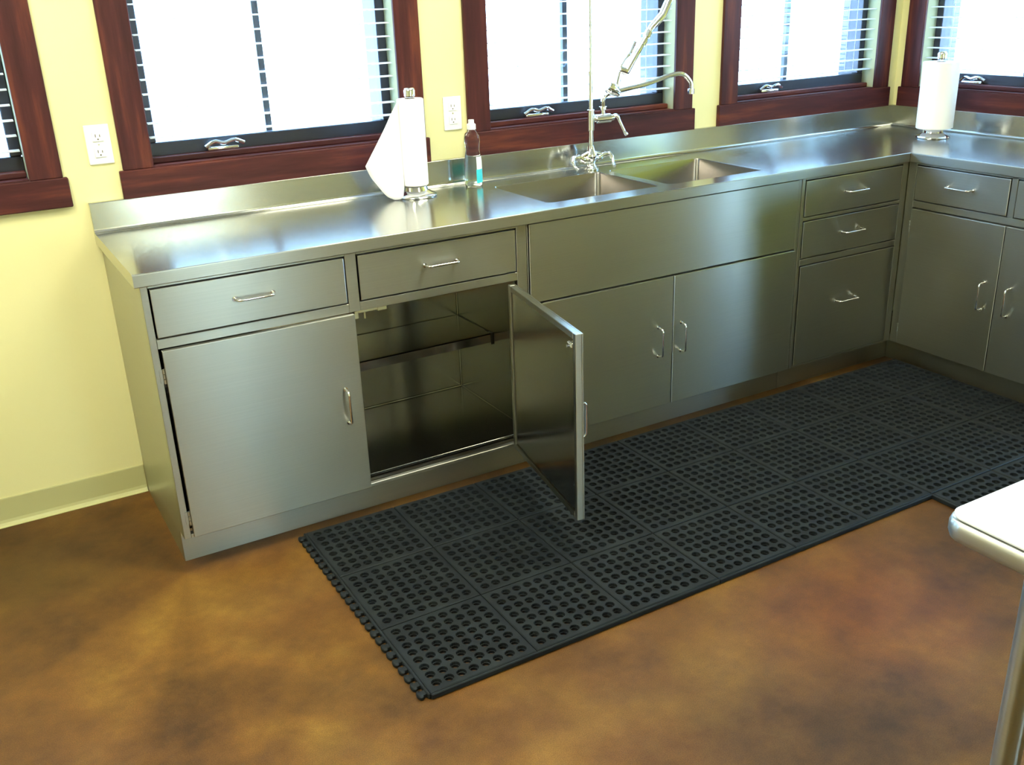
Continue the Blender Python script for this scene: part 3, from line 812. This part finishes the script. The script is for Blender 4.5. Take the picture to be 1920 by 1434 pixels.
for k in range(15):
    an = math.radians(150 + k * 11); q = 0.0753 + 0.004 * (k / 14) ** 2
    rs.append((q * math.cos(an), q * math.sin(an), k))
lowr = [bm.verts.new((a, b, 0.004)) for a, b, k in rs]; upr = [bm.verts.new((a, b, 0.262 if k > 9 else 0.278)) for a, b, k in rs]
for k in range(14): bm.faces.new((lowr[k], lowr[k + 1], upr[k + 1], upr[k]))
obj('loose_layer', bm, PAPER, rr, smooth=True)
# hanging sheet, in world x/z minus the roll's place
def lerp(a, b, t): return a + (b - a) * t
topc = [(1.028, 1.262), (0.995, 1.222), (0.966, 1.178), (0.924, 1.115), (0.884, 1.054)]
botc = [(1.028, 0.972), (1.014, 0.950), (1.005, 0.936), (0.993, 0.930), (0.978, 0.9285)]
free = [(0.884, 1.054), (0.902, 1.018), (0.921, 0.988), (0.950, 0.945), (0.978, 0.9285)]
def samp(c, t):
    P = spline([(x, 0, z) for x, z in c], 8); f = t * (len(P) - 1); i = min(int(f), len(P) - 2)
    return P[i].lerp(P[i + 1], f - i)
NU, NV = 14, 14; bm = bmesh.new(); gr = []
left = [(1.028, 1.262), (1.028, 1.2), (1.028, 1.12), (1.028, 1.04), (1.028, 0.972)]
for i in range(NU + 1):
    row = []
    for j in range(NV + 1):
        u, v = i / NU, j / NV
        T, Bt, Lf, Fr = samp(topc, u), samp(botc, u), samp(left, v), samp(free, v)
        p = T * (1 - v) + Bt * v + Lf * (1 - u) + Fr * u - ((1 - u) * (1 - v) * Vector((1.028, 0, 1.262)) + u * (1 - v) * Vector((0.884, 0, 1.054)) + (1 - u) * v * Vector((1.028, 0, 0.972)) + u * v * Vector((0.978, 0, 0.9285)))
        y = lerp(0.500, 0.492, u) - 0.022 * math.sin(math.pi * u) * (0.4 + 0.6 * v) + 0.012 * u * math.sin(v * 5)
        row.append(bm.verts.new((p.x - 1.074, y - 0.505, p.z - (H + 0.041))))
    gr.append(row)
for i in range(NU):
    for j in range(NV): bm.faces.new((gr[i][j], gr[i][j + 1], gr[i + 1][j + 1], gr[i + 1][j]))
sheet = obj('hanging_sheet', bm, PAPER, rl, smooth=True)
sd = sheet.modifiers.new('thick', 'SOLIDIFY'); sd.thickness = 0.0012; sd.offset = 0

# ------------------------------------------------------------------ soap bottle
bt = empty('soap_bottle', (1.330, 0.545, H + 0.0008)); tag(bt, 'clear plastic dish soap bottle with white cap and cyan label', 'bottle')
bm = bmesh.new()
prof = [(0, 0.002), (0.030, 0), (0.034, 0.005), (0.0345, 0.03), (0.0335, 0.09), (0.030, 0.115), (0.027, 0.130), (0.029, 0.150), (0.031, 0.165), (0.028, 0.182), (0.018, 0.197), (0.0125, 0.204), (0.0125, 0.212), (0, 0.212)]
lathe(bm, prof, n=32, sx=1.0, sy=0.75)
obj('bottle_body', bm, CLEAR, bt, smooth=True)
bm = bmesh.new()
lathe(bm, [(0, 0.206), (0.0165, 0.206), (0.0165, 0.223), (0.013, 0.226), (0.011, 0.227), (0.0105, 0.240), (0, 0.241)], n=24)
obj('cap', bm, WHITE, bt, smooth=True)
def patch(z0, z1, a0, a1, off=0.0008):
    bm = bmesh.new(); cols = []
    for k in range(9):
        an = math.radians(a0 + (a1 - a0) * k / 8); col_ = []
        for q in range(5):
            z = z0 + (z1 - z0) * q / 4
            r = 0.034
            for (ra, za), (rb, zb) in zip(prof, prof[1:]):
                if za <= z <= zb and zb > za: r = ra + (rb - ra) * (z - za) / (zb - za)
            r += off
            col_.append(bm.verts.new((r * math.cos(an), r * 0.75 * math.sin(an), z)))
        cols.append(col_)
    for k in range(8):
        for q in range(4): bm.faces.new((cols[k][q], cols[k + 1][q], cols[k + 1][q + 1], cols[k][q + 1]))
    return bm
obj('label', patch(0.012, 0.062, -92, -20), LABELC, bt, smooth=True)
obj('label', patch(0.062, 0.108, -88, -20), WHITE, bt, smooth=True)

# ------------------------------------------------------------------ outlets
def outlet(x, z, lab):
    t = empty('wall_outlet', (x, WY, z)); tag(t, lab, 'outlet')
    obj('cover_plate', bx(-0.037, 0.037, -0.006, 0, -0.060, 0.060, bev=0.0025, seg=2), WHITE, t)
    for s in (1, -1):
        f = bmesh.new()
        for q, (w, h) in enumerate([(0.0165, 0.0145)]): box(f, -w, w, -0.009, -0.006, s * 0.024 - h, s * 0.024 + h, bev=0.001)
        f = obj('receptacle', f, WHITE, t)
        h_ = bmesh.new()
        box(h_, -0.0075, -0.0050, -0.0094, -0.0088, s * 0.024 - 0.001, s * 0.024 + 0.008); box(h_, 0.0050, 0.0075, -0.0094, -0.0088, s * 0.024 - 0.001, s * 0.024 + 0.0065)
        tube(h_, [(0, -0.0094, s * 0.024 - 0.0075), (0, -0.0088, s * 0.024 - 0.0075)], 0.0026, 10)
        obj('slots', h_, SLOT, f)
    bm = bmesh.new(); tube(bm, [(0, -0.0072, 0), (0, -0.0058, 0)], 0.0028, 10); obj('screw', bm, CHROME, t)
outlet(0.063, 1.196, 'white double wall outlet on the yellow wall left of the counter')
outlet(1.300, 1.185, 'white double wall outlet behind the soap bottle, between two windows')

# ------------------------------------------------------------------ table at the right edge
TH = 0.87; TX, TYB = 0.764, -1.930; TX1, TY1 = 2.2, -2.9
tb = empty('work_table', (TX, TYB, 0)); tag(tb, 'white-topped steel table with rounded corner cut off by the right edge', 'table')
w, d_ = TX1 - TX, TYB - TY1
def rr_prof(bm, levels):
    rings = []
    for ins, z in levels:
        r = max(0.035 - ins, 0.004)
        rings.append([bm.verts.new((x, y, z)) for x, y in rrect((ins, w - ins, -d_ + ins, -ins), r, 7)])
    for a, b in zip(rings, rings[1:]):
        n = len(a)
        for k in range(n): bm.faces.new((a[k], a[(k + 1) % n], b[(k + 1) % n], b[k]))
    bm.faces.new(rings[0][::-1]); bm.faces.new(rings[-1])
    return bm
bm = bmesh.new()
rr_prof(bm, [(0.03, TH - 0.040), (0.010, TH - 0.040), (0.003, TH - 0.035), (0, TH - 0.026), (0, TH - 0.014), (0.003, TH - 0.006), (0.010, TH - 0.002), (0.014, TH - 0.002)])
obj('steel_rim', bm, STEEL, tb, smooth=True)
bm = bmesh.new()
rr_prof(bm, [(0.006, TH - 0.0019), (0.006, TH + 0.0005), (0.008, TH + 0.002), (0.020, TH + 0.003), (0.024, TH + 0.0045)])
obj('white_top', bm, BOARD, tb, smooth=True)
for lx, ly in ((0.085, -0.115), (w - 0.085, -0.115), (0.085, -d_ + 0.115), (w - 0.085, -d_ + 0.115)):
    bm = bmesh.new()
    lathe(bm, [(0, 0.0), (0.016, 0.0), (0.016, 0.05), (0.0205, 0.055), (0.0205, TH - 0.04), (0, TH - 0.04)], (lx, ly, 0), 24)
    obj('leg', bm, STEEL, tb, smooth=True)
